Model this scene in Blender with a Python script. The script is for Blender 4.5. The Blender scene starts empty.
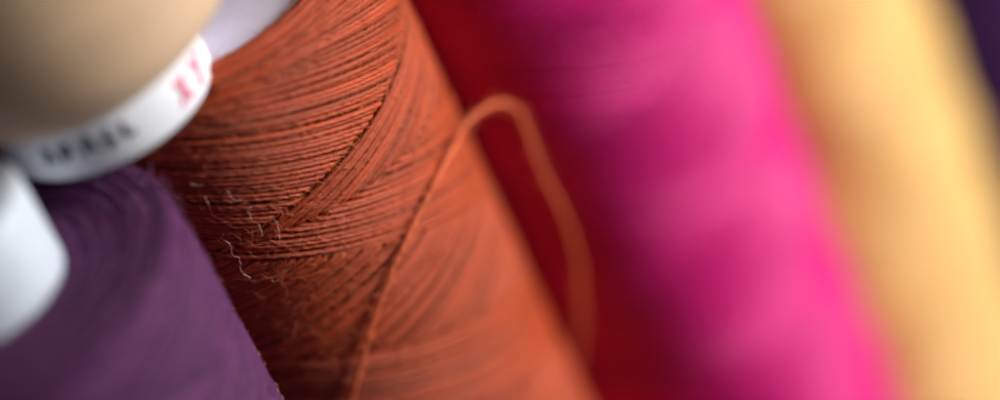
import bpy, math, random
import numpy as np

S = bpy.context.scene
RNG = np.random.default_rng(7)
S.unit_settings.system = 'METRIC'
S.unit_settings.scale_length = 0.01          # one unit is a centimetre

# ------------------------------------------------------------------ camera
PITCH = math.radians(35); ROLL = math.atan2(.41, .91)
F = np.array([0, math.cos(PITCH), -math.sin(PITCH)])
R0 = np.array([1., 0, 0]); U0 = np.array([0, math.sin(PITCH), math.cos(PITCH)])
RC = math.cos(ROLL) * R0 - math.sin(ROLL) * U0
UC = math.sin(ROLL) * R0 + math.cos(ROLL) * U0
CAM = np.array([2.07765, -24.69337, 29.20203])
from mathutils import Matrix
cd = bpy.data.cameras.new('camera'); cam = bpy.data.objects.new('camera', cd)
S.collection.objects.link(cam)
cam.matrix_world = Matrix(((RC[0], UC[0], -F[0], CAM[0]), (RC[1], UC[1], -F[1], CAM[1]),
                           (RC[2], UC[2], -F[2], CAM[2]), (0, 0, 0, 1)))
cd.sensor_width = 36; cd.lens = 100.08; cd.clip_end = 2000; cd.clip_start = .1
cd.dof.use_dof = True; cd.dof.focus_distance = 27.2; cd.dof.aperture_fstop = .041
cd.dof.aperture_blades = 9
S.camera = cam

# ------------------------------------------------------------------ light
W = bpy.data.worlds.new('World'); S.world = W; W.use_nodes = True
bg = W.node_tree.nodes['Background']
bg.inputs[0].default_value = (.92, .92, 1, 1); bg.inputs[1].default_value = .010
from mathutils import Vector
def area(name, az, el, dist, size, power, col, target):
    l = bpy.data.lights.new(name, 'AREA'); l.shape = 'RECTANGLE'; l.size = size[0]; l.size_y = size[1]
    l.energy = power; l.color = col
    o = bpy.data.objects.new(name, l); S.collection.objects.link(o)
    a, e = math.radians(az), math.radians(el)
    d = Vector((math.sin(a) * math.cos(e), -math.cos(a) * math.cos(e), math.sin(e)))
    o.location = Vector(target) + d * dist
    o.rotation_euler = d.to_track_quat('Z', 'Y').to_euler()
    return o
area('window_light', 80, 15, 70, (28, 24), 91000, (1, .985, .95), (3, 1, 13))
area('soft_front_light', -42, 9, 60, (20, 10), 2500, (.90, .93, 1), (-1.5, -2, 16))

S.view_settings.view_transform = 'Standard'; S.view_settings.look = 'None'
S.view_settings.exposure = 0; S.view_settings.gamma = 1
S.cycles.max_bounces = 10; S.cycles.diffuse_bounces = 6
S.cycles.use_denoising = True

# ------------------------------------------------------------------ materials
def nodes_of(name):
    m = bpy.data.materials.new(name); m.use_nodes = True
    return m, m.node_tree.nodes, m.node_tree.links, m.node_tree.nodes['Principled BSDF']

def thread_material(name, col, dark=.75, light=1.2, rough=.5, spec=.35, sheen=.3, sheen_col=None, bump=.5, ply=True):
    m, n, L, b = nodes_of(name)
    uv = n.new('ShaderNodeUVMap')
    mp = n.new('ShaderNodeMapping'); mp.inputs['Scale'].default_value = (7, 13, 1)
    L.new(uv.outputs[0], mp.inputs[0])
    fib = n.new('ShaderNodeTexNoise'); fib.inputs['Scale'].default_value = 1.6
    fib.inputs['Detail'].default_value = 4; fib.inputs['Roughness'].default_value = .65
    L.new(mp.outputs[0], fib.inputs['Vector'])
    tc = n.new('ShaderNodeTexCoord')
    big = n.new('ShaderNodeTexNoise'); big.inputs['Scale'].default_value = 2.2; big.inputs['Detail'].default_value = 3
    L.new(tc.outputs['Object'], big.inputs['Vector'])
    at = n.new('ShaderNodeAttribute'); at.attribute_name = 'rnd'
    a1 = n.new('ShaderNodeMath'); a1.operation = 'MULTIPLY_ADD'; a1.inputs[1].default_value = .8
    L.new(fib.outputs[0], a1.inputs[0])
    a2 = n.new('ShaderNodeMath'); a2.operation = 'MULTIPLY_ADD'; a2.inputs[1].default_value = .4
    L.new(at.outputs['Fac'], a2.inputs[0]); 
    a3 = n.new('ShaderNodeMath'); a3.operation = 'MULTIPLY'; a3.inputs[1].default_value = .35
    L.new(big.outputs[0], a3.inputs[0]); L.new(a3.outputs[0], a2.inputs[2]); L.new(a2.outputs[0], a1.inputs[2])
    rp = n.new('ShaderNodeValToRGB')
    rp.color_ramp.elements[0].position = .4; rp.color_ramp.elements[1].position = 1.0
    rp.color_ramp.elements[0].color = tuple(c * dark for c in col) + (1,)
    rp.color_ramp.elements[1].color = tuple(min(.95, c * light) for c in col) + (1,)
    L.new(a1.outputs[0], rp.inputs[0]); L.new(rp.outputs[0], b.inputs['Base Color'])
    b.inputs['Roughness'].default_value = rough
    b.inputs['Specular IOR Level'].default_value = spec
    b.inputs['Sheen Weight'].default_value = sheen; b.inputs['Sheen Roughness'].default_value = .45
    sc = sheen_col or tuple(min(1, .35 + .65 * c / max(col)) for c in col)
    b.inputs['Sheen Tint'].default_value = tuple(sc) + (1,)
    bp = n.new('ShaderNodeBump'); bp.inputs['Strength'].default_value = bump; bp.inputs['Distance'].default_value = .02
    L.new(fib.outputs[0], bp.inputs['Height']); L.new(bp.outputs[0], b.inputs['Normal'])
    return m

def plain_material(name, col, rough=.5, var=.08, scale=3., bump=.05, spec=.4, sss=0.):
    m, n, L, b = nodes_of(name)
    tc = n.new('ShaderNodeTexCoord')
    t = n.new('ShaderNodeTexNoise'); t.inputs['Scale'].default_value = scale; t.inputs['Detail'].default_value = 6
    L.new(tc.outputs['Object'], t.inputs['Vector'])
    rp = n.new('ShaderNodeValToRGB')
    rp.color_ramp.elements[0].position = .3; rp.color_ramp.elements[1].position = .7
    rp.color_ramp.elements[0].color = tuple(c * (1 - var) for c in col) + (1,)
    rp.color_ramp.elements[1].color = tuple(min(.95, c * (1 + var)) for c in col) + (1,)
    L.new(t.outputs[0], rp.inputs[0]); L.new(rp.outputs[0], b.inputs['Base Color'])
    b.inputs['Roughness'].default_value = rough; b.inputs['Specular IOR Level'].default_value = spec
    bp = n.new('ShaderNodeBump'); bp.inputs['Strength'].default_value = bump; bp.inputs['Distance'].default_value = .05
    t2 = n.new('ShaderNodeTexNoise'); t2.inputs['Scale'].default_value = scale * 6; t2.inputs['Detail'].default_value = 4
    L.new(tc.outputs['Object'], t2.inputs['Vector']); L.new(t2.outputs[0], bp.inputs['Height'])
    L.new(bp.outputs[0], b.inputs['Normal'])
    if sss:
        b.inputs['Subsurface Weight'].default_value = sss; b.inputs['Subsurface Scale'].default_value = .15
    return m

M_OR = thread_material('orange_thread', (.48, .066, .017), .55, 1.25, .36, .38, .10, (1, .5, .3), .8)
M_MA = thread_material('magenta_thread', (.64, .004, .185), .8, 1.15, .38, .4, .14, (1, .35, .75))
M_YE = thread_material('yellow_thread', (.79, .485, .155), .85, 1.12, .42, .4, .3, (1, .9, .65))
M_PU = thread_material('purple_thread', (.095, .020, .088), .55, 1.25, .6, .2, .1, (.75, .5, .85))
M_IN = thread_material('indigo_thread', (.026, .005, .048), .8, 1.2, .6, .1, 0.)
M_BE = thread_material('beige_thread', (.70, .475, .30), .92, 1.06, .5, .3, .3, (1, .9, .75))
M_WH = plain_material('white_plastic', (.80, .81, .86), .42, .03, 2.5, .12, .4, .15)
M_CAP = plain_material('cool_white_plastic', (.54, .59, .67), .45, .05, 2.5, .12, .4, .1)
M_CORE = plain_material('shaded_white_plastic', (.74, .71, .90), .5, .05, 3., .06, .3, .1)  # white plastic, with the lavender cast of shade put into its base colour
M_TABLE = plain_material('dark_table_top', (.03, .018, .028), .6, .3, .6, .1)
M_BLACK = plain_material('black_print', (.03, .028, .04), .6, .2, 8, .0)
M_PINK = plain_material('pink_print', (.72, .12, .24), .6, .15, 8, .0)
M_STRAND = thread_material('lit_orange_strand', (.80, .17, .06), .8, 1.15, .5, .3, .3, (1, .6, .4), .5)  # same orange thread, base colour brightened to paint in light on the strand
M_FUZZ = thread_material('orange_fibre', (.66, .17, .07), .8, 1.2, .5, .3, .1, None, .0)
M_LINT = plain_material('pale_lint', (.54, .31, .25), .6, .2, 6, .0)
M_PFUZZ = plain_material('purple_fibre', (.16, .06, .16), .6, .3, 6, .0)

# ------------------------------------------------------------------ mesh helpers
class MB:
    """collects quads as numpy arrays and links them as one mesh object"""
    def __init__(s): s.v = []; s.f = []; s.uv = []; s.r = []; s.n = 0
    def add(s, V, Q, UV, rnd):
        s.v.append(V); s.f.append(Q + s.n); s.uv.append(UV); s.r.append(rnd); s.n += len(V)
    def tube(s, P, rad, sides=6, N=None, lobe=0., pitch=.3, rnd=None, taper=False):
        P = np.asarray(P, float); n = len(P)
        if n < 2: return
        T = np.gradient(P, axis=0); T /= np.linalg.norm(T, axis=1)[:, None] + 1e-12
        if N is None:
            a = np.array([.31, .52, .79]); N = np.tile(a, (n, 1))
        N = N - (N * T).sum(1)[:, None] * T; N /= np.linalg.norm(N, axis=1)[:, None] + 1e-12
        B = np.cross(T, N)
        seg = np.linalg.norm(np.diff(P, axis=0), axis=1); L = np.concatenate([[0], np.cumsum(seg)])
        ph = RNG.random() * 6.28
        th = np.arange(sides) * 2 * math.pi / sides
        tw = 2 * math.pi * L / pitch + ph
        R = np.full((n, sides), 1.) * (rad if np.ndim(rad) == 0 else np.asarray(rad)[:, None])
        if lobe: R = R * (1 + lobe * np.cos(2 * (th[None] - tw[:, None] * .5)))
        if taper: R = R * np.clip(np.minimum(np.arange(n), np.arange(n)[::-1]) / 2. + .25, 0, 1)[:, None]
        V = P[:, None] + R[..., None] * (np.cos(th)[None, :, None] * N[:, None] + np.sin(th)[None, :, None] * B[:, None])
        i = np.arange(n - 1)[:, None] * sides; j = np.arange(sides)[None]; k = (j + 1) % sides
        Q = np.stack([i + j, i + k, i + sides + k, i + sides + j], -1).reshape(-1, 4)
        off = RNG.random() * 50
        ut = (th[None] / 6.2832 - tw[:, None] * .5 / 6.2832)
        # per loop uv (u wraps)
        U0_ = ut[:-1][:, :, None] + 0 * j[..., None]
        du = 1. / sides
        uA = ut[:-1]; uB = ut[1:]
        l0 = np.repeat(L[:-1][:, None], sides, 1) + off; l1 = np.repeat(L[1:][:, None], sides, 1) + off
        UV = np.stack([np.stack([uA, l0], -1), np.stack([uA + du, l0], -1), np.stack([uB + du, l1], -1), np.stack([uB, l1], -1)], 2)
        s.add(V.reshape(-1, 3), Q, UV.reshape(-1, 2), np.full(n * sides, RNG.random() if rnd is None else rnd))
    def lathe(s, prof, c=(0, 0), seg=96, rnd=.5, close=False):
        prof = np.asarray(prof, float); n = len(prof)
        th = np.arange(seg) * 2 * math.pi / seg
        V = np.stack([c[0] + prof[:, 0][:, None] * np.sin(th), c[1] - prof[:, 0][:, None] * np.cos(th), prof[:, 1][:, None] + 0 * th], -1)
        i = np.arange(n - 1)[:, None] * seg; j = np.arange(seg)[None]; k = (j + 1) % seg
        Q = np.stack([i + j, i + k, i + seg + k, i + seg + j], -1).reshape(-1, 4)
        L = np.concatenate([[0], np.cumsum(np.linalg.norm(np.diff(prof, axis=0), axis=1))])
        u = th / 6.2832 * 12; du = 12. / seg
        uu = np.repeat(u[None], n - 1, 0); l0 = np.repeat(L[:-1][:, None], seg, 1); l1 = np.repeat(L[1:][:, None], seg, 1)
        UV = np.stack([np.stack([uu, l0], -1), np.stack([uu + du, l0], -1), np.stack([uu + du, l1], -1), np.stack([uu, l1], -1)], 2)
        s.add(V.reshape(-1, 3), Q, UV.reshape(-1, 2), np.full(n * seg, rnd))
    def build(s, name, mat, parent=None, smooth=True, offset=(0, 0, 0)):
        V = np.concatenate(s.v) - np.array(offset); Q = np.concatenate(s.f); UV = np.concatenate(s.uv); r = np.concatenate(s.r)
        me = bpy.data.meshes.new(name)
        me.vertices.add(len(V)); me.vertices.foreach_set('co', V.astype(np.float32).ravel())
        me.loops.add(len(Q) * 4); me.loops.foreach_set('vertex_index', Q.astype(np.int32).ravel())
        me.polygons.add(len(Q)); me.polygons.foreach_set('loop_start', np.arange(len(Q), dtype=np.int32) * 4)
        me.polygons.foreach_set('use_smooth', np.full(len(Q), smooth))
        ul = me.uv_layers.new(name='UVMap'); ul.uv.foreach_set('vector', UV.astype(np.float32).ravel())
        at = me.attributes.new('rnd', 'FLOAT', 'POINT'); at.data.foreach_set('value', r.astype(np.float32))
        me.update(calc_edges=True); me.validate()
        me.materials.append(mat)
        o = bpy.data.objects.new(name, me); S.collection.objects.link(o)
        if parent: o.parent = parent
        return o

def thing(name, label, cat, loc, group=None):
    o = bpy.data.objects.new(name, None); S.collection.objects.link(o); o.location = loc
    o['label'] = label; o['category'] = cat
    if group: o['group'] = group
    o.empty_display_size = .5
    return o

def sig(x): return 1 / (1 + np.exp(-np.clip(x, -40, 40)))
def softplus(x): return np.log1p(np.exp(-np.abs(x))) + np.maximum(x, 0)

def winding(mb, R, zlo, ztop, spacing, rad, zone, mA=-.42, mB=.22, step=.06, sides=6, lobe=0., fold=True,
            depth=.075, jit=.045, wob=.0014, soft=.02, drift=.0045, bulge=0.):
    """cross-wound thread: two sets of helices, zone(u, z) > 0 where the falling set lies on top"""
    for m, top_sign in ((mA, 1), (mB, -1)):
        v = spacing * math.sqrt(1 + m * m)
        n = max(1, int(round(2 * math.pi * R * abs(m) / v)))
        zmax = ztop + (1.05 if fold else 0)
        lead = 2 * math.pi * R * abs(m)
        K = [(RNG.uniform(.5, 2.2) * 1.0, RNG.uniform(.5, 3.), RNG.random() * 6.28, RNG.normal() * drift) for _ in range(5)]
        for i in range(n):
            z0 = zlo
            zz = np.arange(z0, zmax + RNG.normal() * .06, step * abs(m) / math.sqrt(1 + m * m))
            u0 = (i + RNG.normal() * jit * .5) / n * 2 * math.pi * R
            u = u0 + (zz - z0) / m
            w = np.zeros_like(zz)
            for k in range(3):
                w += math.sin(RNG.random() * 6.28) * np.sin(zz * RNG.uniform(.8, 6) + RNG.random() * 6.28)
            uk = u / R
            sh = sum(am * np.sin(kz * zz + round(ku) * uk + p_) for ku, kz, p_, am in K)
            zs = zz + w * wob * (1 if RNG.random() > .04 else 5) + sh
            uw = (u + math.pi * R) % (2 * math.pi * R) - math.pi * R
            f = zone(uw, zs) * top_sign
            r = R - rad - depth * (1 - sig(f / soft)) + RNG.normal() * .003 + bulge * (np.sin(math.pi * (zs + .55 * uw) / 1.55 + .8 * np.sin(zs * .9)) * np.sin(math.pi * (zs - .3 * uw) / 2.1 + .9 * np.sin(uw * 1.3 + zs * .4)) + .25 * np.sin(zs * 5.1 - 2. * uw + np.sin(zs * 1.7)))
            if fold:
                e = zs - ztop
                sp = softplus(e * 6) / 6
                zf = zs - sp + .09 * np.tanh(sp * 1.5) + RNG.normal() * .012
                r = r - .26 * sp - .5 * sp * sp * .1 + np.clip(sp, 0, .3) * RNG.normal() * .08
            else:
                zf = zs
            ph = u / R
            P = np.stack([r * np.sin(ph), -r * np.cos(ph), zf], 1)
            N = np.stack([np.sin(ph), -np.cos(ph), 0 * ph], 1)
            mb.tube(P, rad * (1 + RNG.normal() * .06), sides, N, lobe, rad * 4.6)

def rim_profile(R, ztop, zlo, inner):
    return [(R - .05, 0.35), (R - .05, zlo), (R - .15, zlo + .05), (R - .15, ztop - .3), (R - .2, ztop - .1), (R - .32, ztop), (inner - .1, ztop + .0)]

def disc(mb, r, z0, z1, bev=.06, c=(0, 0), hole=0.):
    mb.lathe([(max(hole, .001), z0), (r - bev, z0), (r - bev * .3, z0 + bev * .3), (r, z0 + bev), (r, z1 - bev), (r - bev * .3, z1 - bev * .3), (r - bev, z1), (max(hole, .001), z1)] , c)
    if hole: mb.lathe([(hole, z1), (hole, z0)], c)

# ------------------------------------------------------------------ setting
tb = MB()
x = np.linspace(-1, 1, 2)
V = np.array([(-150, -60, 0), (150, -60, 0), (150, 200, 0), (-150, 200, 0), (-150, -60, -3), (150, -60, -3), (150, 200, -3), (-150, 200, -3)], float)
Q = np.array([(0, 1, 2, 3), (7, 6, 5, 4), (0, 4, 5, 1), (1, 5, 6, 2), (2, 6, 7, 3), (3, 7, 4, 0)])
tb.add(V, Q, np.zeros((24, 2)), np.zeros(8))
table = tb.build('table_top', M_TABLE, smooth=False); table['kind'] = 'structure'

GROUP = 'upright thread spools in a row'

def spool(label, loc, R, H, zlo, zhi_fold, spacing, rad, zone, mat, core_mat, core_r, core_top, step=.1, sides=6, lobe=0., rimz=.025, nrim=80, **kw):
    t = thing('thread_spool', label, 'thread spool', loc, GROUP)
    mb = MB()
    winding(mb, R, zlo, H, spacing, rad, zone, step=step, sides=sides, lobe=lobe, fold=zhi_fold, **kw)
    if zhi_fold:
        for k in range(nrim):
            q = RNG.random(); r0 = R - .10 - q * (R - .10 - core_r - .03); th = np.linspace(0, 2 * math.pi, 421)
            amp = RNG.uniform(.005, .03); k1, k2 = RNG.integers(1, 4), RNG.integers(3, 9)
            r_ = r0 + amp * np.sin(k1 * th + RNG.random() * 6) + .008 * np.sin(k2 * th + RNG.random() * 6)
            r_ = np.maximum(r_, core_r + .02)
            z_ = H + .05 + .09 * np.sqrt(np.clip((R - r_) / .35, 0, 1)) - .02 + .008 * np.sin(k2 * th + 1) + RNG.normal() * rimz
            mb.tube(np.stack([r_ * np.sin(th), -r_ * np.cos(th), z_], 1), rad, sides, np.stack([0 * th, 0 * th, 1 + 0 * th], 1), lobe, rad * 9)
    mb.lathe(rim_profile(R, H - .05 if rimz > .02 else H + .09, zlo, core_r))
    mb.build('wound_thread', mat, t)
    c = MB(); disc(c, core_r, H - .9, core_top, .07, hole=.45)
    c.build('spool_cap', core_mat, t)
    b = MB(); disc(b, R * .98, 0, .34, .05)
    b.build('spool_base', core_mat, t)
    return t

# ---- orange spool, the sharp one
def zone_orange(u, z):
    f1 = z - (14.25 + .22 * u)
    f2 = np.minimum((14.04 - .06 * u) - z, z - (13.70 - .45 * u))
    f3 = np.minimum((12.35 - .42 * u) - z, z - (11.35 - .42 * u))
    f3 = np.minimum(f3, (12.6 + .22 * u) - z)
    return np.maximum(np.maximum(f1, f2), f3)
orange = spool('orange thread spool in sharp focus with a loose strand arching off its side', (0, 0, 0), 2.05, 15.72, 8.3, True, .051, .0285,
               zone_orange, M_OR, M_CORE, 1.64, 15.83, step=.03, sides=8, lobe=.10, depth=.085, soft=.012, rimz=.045, nrim=52)

def catmull(pts, n=12):
    p = np.asarray(pts, float); p = np.vstack([2 * p[0] - p[1], p, 2 * p[-1] - p[-2]]); out = []
    t = np.linspace(0, 1, n, endpoint=False)[:, None]
    for i in range(1, len(p) - 2):
        a, b, c, d = p[i - 1:i + 3]
        out.append(.5 * (2 * b + (c - a) * t + (2 * a - 5 * b + 4 * c - d) * t ** 2 + (3 * b - a - 3 * c + d) * t ** 3))
    out.append(p[-2][None]); return np.vstack(out)

st = MB()
strand = [(-1.15, -1.70, 10.4), (-.80, -1.93, 10.95), (-.451, -2.051, 11.415), (-.145, -2.095, 11.859), (.133, -2.096, 12.274), (.453, -2.051, 12.689), (.761, -1.957, 12.998),
          (1.043, -1.822, 13.219), (1.303, -1.647, 13.357), (1.561, -1.404, 13.45), (1.84, -1.06, 13.475), (2.0, -.78, 13.45),
          (2.135, -.637, 13.434), (2.292, -.403, 13.333), (2.469, -.15, 13.17), (2.603, -0.037, 12.984), (2.642, -0.015, 12.754), (2.623, -0.053, 12.438), (2.611, -0.102, 12.051), (2.629, -0.176, 11.659), (2.618, -0.185, 11.232), (2.567, -0.156, 10.791), (2.443, -0.119, 10.302), (2.298, -0.013, 9.838), (2.108, 0.118, 9.369), (1.848, 0.167, 8.916)]
Ps = catmull(strand, 14)
Ps = Ps + np.cumsum(RNG.normal(size=Ps.shape), 0) * .0006
st.tube(Ps, .0205, 10, None, .2, .15)
# a few plies' stray fibres along the strand
for k in range(700):
    i = RNG.integers(5, len(Ps) - 5); d = RNG.normal(size=3); d /= np.linalg.norm(d)
    a = Ps[i] + d * .03; T_ = Ps[i + 2] - Ps[i - 2]; T_ /= np.linalg.norm(T_)
    ln = RNG.uniform(.03, .12); q = np.linspace(0, 1, 5)[:, None]
    st.tube(a + (T_ * RNG.choice([-1, 1]) * .8 + d * .5) * ln * q + d * ln * .4 * q ** 2, .0032, 3)
st.build('loose_strand', M_STRAND, orange)

def fibres(mb, n, R, z0, z1, p0, p1, lmin, lmax, rad, curl=1., lift=.35, seg=6):
    for k in range(n):
        ph = math.radians(RNG.uniform(p0, p1)); z = RNG.uniform(z0, z1)
        nr = np.array([math.sin(ph), -math.cos(ph), 0]); tg = np.array([math.cos(ph), math.sin(ph), 0]); up = np.array([0, 0, 1.])
        a = RNG.random() * 6.28
        d = tg * math.cos(a) * 1. + up * math.sin(a) * .8; ln = RNG.uniform(lmin, lmax) * (1 if RNG.random() < .85 else 1.8)
        b = np.cross(d, nr); P = [nr * (R - .02) + up * z]; h = RNG.uniform(.3, 1) * lift; tr = RNG.normal() * curl
        for s in range(seg):
            ang = tr * (s + 1) / seg + RNG.normal() * .35 * curl
            dd = d * math.cos(ang) + b * math.sin(ang) + nr * h * (1 - 1.4 * s / seg)
            P.append(P[-1] + dd * ln / seg)
        mb.tube(np.array(P), rad * RNG.uniform(.7, 1.3), 3, taper=True)

fz = MB()
fibres(fz, 9000, 2.045, 11.0, 15.75, -60, 95, .05, .2, .0025, 1., .40)
fibres(fz, 420, 2.05, 12.0, 15.7, -60, 90, .10, .28, .0024, 1.3, .5)
for k in range(2200):   # fuzz on the shoulder round the cap
    ph = math.radians(RNG.uniform(-60, 100)); r = RNG.uniform(1.6, 2.0)
    a = np.array([r * math.sin(ph), -r * math.cos(ph), 15.80 + RNG.random() * .07]); ln = RNG.uniform(.06, .2)
    d = np.array([math.cos(ph), math.sin(ph), 0]) + RNG.normal(size=3) * .6; d /= np.linalg.norm(d); d[2] = abs(d[2]) * .7
    q = np.linspace(0, 1, 6)[:, None]; c = RNG.normal(size=3) * .5; c[2] = -abs(c[2]) * .6
    fz.tube(a + d * ln * q + c * ln * q * q, .003, 3, taper=True)
o = fz.build('fuzz', M_FUZZ, orange); o['kind'] = 'stuff'

ln_ = MB()
fibres(ln_, 24, 2.05, 13.0, 15.4, -50, 18, .03, .17, .0026, 2.0, .4)
fibres(ln_, 30, 2.05, 11.2, 13.5, -50, 20, .04, .13, .0028, 1.6, .4)
def on_surface(pz, R=2.1):   # (degrees round the spool, height)
    return catmull([(R * math.sin(math.radians(a)), -R * math.cos(math.radians(a)), z) for a, z in pz], 5)
LINT = [[(-14.75, 14.26), (-13.78, 14.19), (-14.5, 14.06), (-13.28, 13.99), (-14.63, 13.85), (-13.79, 13.77), (-12.93, 13.72)],
[(-8.22, 13.64), (-7.87, 13.6), (-6.14, 13.62), (-3.8, 13.67), (-1.62, 13.69)],
[(-0.24, 14.29), (0.21, 14.21), (-1.26, 14.05), (-2.97, 13.98), (-4.42, 13.98)],
[(-7.44, 14.82), (-7.49, 14.71), (-6.67, 14.66), (-4.88, 14.64)],
[(-15.41, 15.01), (-14.93, 14.98), (-13.7, 14.96), (-12.72, 14.95)],
[(-13.77, 14.83), (-13.82, 14.76), (-13.87, 14.68)], [(-4.29, 14.32), (-4.43, 14.26), (-4.83, 14.15)],
[(-5.53, 14.51), (-4.69, 14.51), (-3.61, 14.53)], [(-5.29, 14.51), (-5.2, 14.44), (-5.96, 14.35)]]
for P in LINT:
    q = on_surface(P, 2.12); q = q + RNG.normal(size=q.shape) * .004
    ln_.tube(q, (.0034) * RNG.uniform(.6, 1.6, len(q)), 4, taper=True)
o = ln_.build('lint', M_LINT, orange); o['kind'] = 'stuff'

# ---- the row behind and in front of it
def checker(a, b, off=0.):
    def z_(u, z):
        sa = (z + .42 * u) / a + off; sb = (z - .22 * u) / b + off * 2.3
        return .35 * np.sin(math.pi * sa) * np.sin(math.pi * sb)
    return z_
spool('magenta thread spool behind the orange one, blurred bright pink', (3.45, 2.66, 0), 2.3, 15.75, 4.5, True, .075, .043, checker(2.3, 1.9, .3),
      M_MA, M_WH, 1.2, 16.05, step=.13, depth=.045, wob=.002, soft=.2, bulge=.055)
spool('pale yellow thread spool between the magenta spool and the dark one', (6.24, 6.4, 0), 2.3, 15.75, .6, True, .11, .062, checker(2.6, 2.2, .1),
      M_YE, M_WH, 1.2, 16.05, step=.16, depth=.05, wob=.002, soft=.2, bulge=.06)
spool('dark indigo thread spool at the far right end of the row', (9.1, 9.75, 0), 2.05, 15.75, .6, True, .12, .067, checker(1.7, 1.4, .6),
      M_IN, M_WH, 1.2, 16.05, step=.18, depth=.1, wob=.002)
purple = spool('dark purple thread spool in front of the orange one, with a white cap', (-2.66, -3.06, 0), 2.0, 15.36, 9.5, True, .068, .036, checker(1.3, 1.1, .2),
      M_PU, M_CAP, .87, 16.48, step=.06, depth=.05, rimz=.006)
pf = MB()
fibres(pf, 3200, 2.0, 10.5, 15.4, 0, 130, .04, .14, .0032, 1.2, .5)
for k in range(2500):
    ph = math.radians(RNG.uniform(-60, 130)); r = RNG.uniform(.9, 1.98)
    a = np.array([r * math.sin(ph), -r * math.cos(ph), 15.42 + .04 * RNG.random()]); d = RNG.normal(size=3); d[2] = abs(d[2]) * .6; q = np.linspace(0, 1, 6)[:, None]
    pf.tube(a + d * .08 * q + RNG.normal(size=3) * .06 * q * q, .004, 3, taper=True)
o = pf.build('fuzz', M_PFUZZ, purple); o['kind'] = 'stuff'
pl = MB()
fibres(pl, 130, 2.02, 11, 15.4, 60, 110, .03, .11, .003, 1.5, .6)
for k in range(160):
    ph = math.radians(RNG.uniform(-40, 110)); r = RNG.uniform(1.0, 1.9)
    a = np.array([r * math.sin(ph), -r * math.cos(ph), 15.45]); d = RNG.normal(size=3); d[2] = abs(d[2]) * .5; q = np.linspace(0, 1, 6)[:, None]
    pl.tube(a + d * .06 * q + RNG.normal(size=3) * .05 * q * q, .007, 3, taper=True)
o = pl.build('lint', M_LINT, purple); o['kind'] = 'stuff'

# ---- beige spool standing on top of the orange spool's cap
HC = (-.98, -1.52); HZ = 15.85; HR = 1.1
be = thing('thread_spool', 'beige thread spool with a white lettered flange, standing on top of the other spools', 'thread spool', (HC[0], HC[1], HZ))
fl = MB(); disc(fl, HR, 0, .6, .05)
flange = fl.build('spool_flange', M_WH, be)
prof = np.array([(.9, .56), (1.14, .63), (1.44, .83), (1.70, 1.1), (1.88, 1.46), (1.96, 1.95), (1.92, 2.8), (1.9, 3.8), (1.8, 4.6), (1.5, 4.9), (1.0, 4.95)])
bm_ = MB(); bm_.lathe(np.vstack([prof - (.05, 0), [(.3, 4.95)]]))
dense = catmull(np.c_[prof, 0 * prof[:, 0]], 40)[:, :2]
Ld = np.concatenate([[0], np.cumsum(np.linalg.norm(np.diff(dense, axis=0), axis=1))])
for s_ in np.arange(.02, Ld[-1], .072):
    th = np.linspace(0, 2 * math.pi, 161)
    ss = s_ + .05 * np.sin(th * 2 + RNG.random() * 6) * .4 + RNG.normal() * .003
    rr = np.interp(ss, Ld, dense[:, 0]); zz = np.interp(ss, Ld, dense[:, 1])
    P = np.stack([rr * np.sin(th), -rr * np.cos(th), zz], 1)
    bm_.tube(P, .048, 6, np.stack([np.sin(th), -np.cos(th), 0 * th], 1))
bm_.build('wound_thread', M_BE, be)
ec = MB(); disc(ec, 1.1, 4.9, 5.3, .05); ec.build('spool_cap', M_WH, be)

def mark(strokes, name, mat, w=.05):
    mb = MB()
    for pts in strokes:
        q = catmull([(HR + .004, a, z) for a, z in pts], 6)
        a = np.radians(q[:, 1]); z = q[:, 2]
        P = np.stack([(HR + .004) * np.sin(a), -(HR + .004) * np.cos(a), z], 1)
        N = np.stack([np.sin(a), -np.cos(a), 0 * a], 1)
        T = np.gradient(P, axis=0); T /= np.linalg.norm(T, axis=1)[:, None]
        B = np.cross(T, N)
        V = np.concatenate([P - B * w / 2 - N * .02, P - B * w / 2, P + B * w / 2, P + B * w / 2 - N * .02]); n = len(P); i = np.arange(n - 1)
        Q = np.concatenate([np.stack([k * n + i, k * n + i + 1, (k + 1) * n + i + 1, (k + 1) * n + i], 1) for k in range(3)])
        mb.add(V, Q, np.zeros((len(Q) * 4, 2)), np.zeros(len(V)))
    return mb.build(name, mat, flange)
mark([[(-34, .24), (-31, .42)], [(-34, .42), (-29, .24)], [(-24, .22), (-24, .42)], [(-24, .4), (-18, .4)], [(-24, .30), (-18, .32)],
      [(-13, .24), (-10, .44), (-6, .24)], [(-2, .24), (3, .28), (-1, .36), (3, .44)], [(9, .26), (9, .44)], [(9, .27), (14, .27)]], 'black_lettering', M_BLACK, .06)
mark([[(42, .14), (50, .42)], [(50, .14), (43, .42)], [(60, .12), (62, .28), (58, .42)], [(62, .28), (68, .42)]], 'pink_lettering', M_PINK, .06)
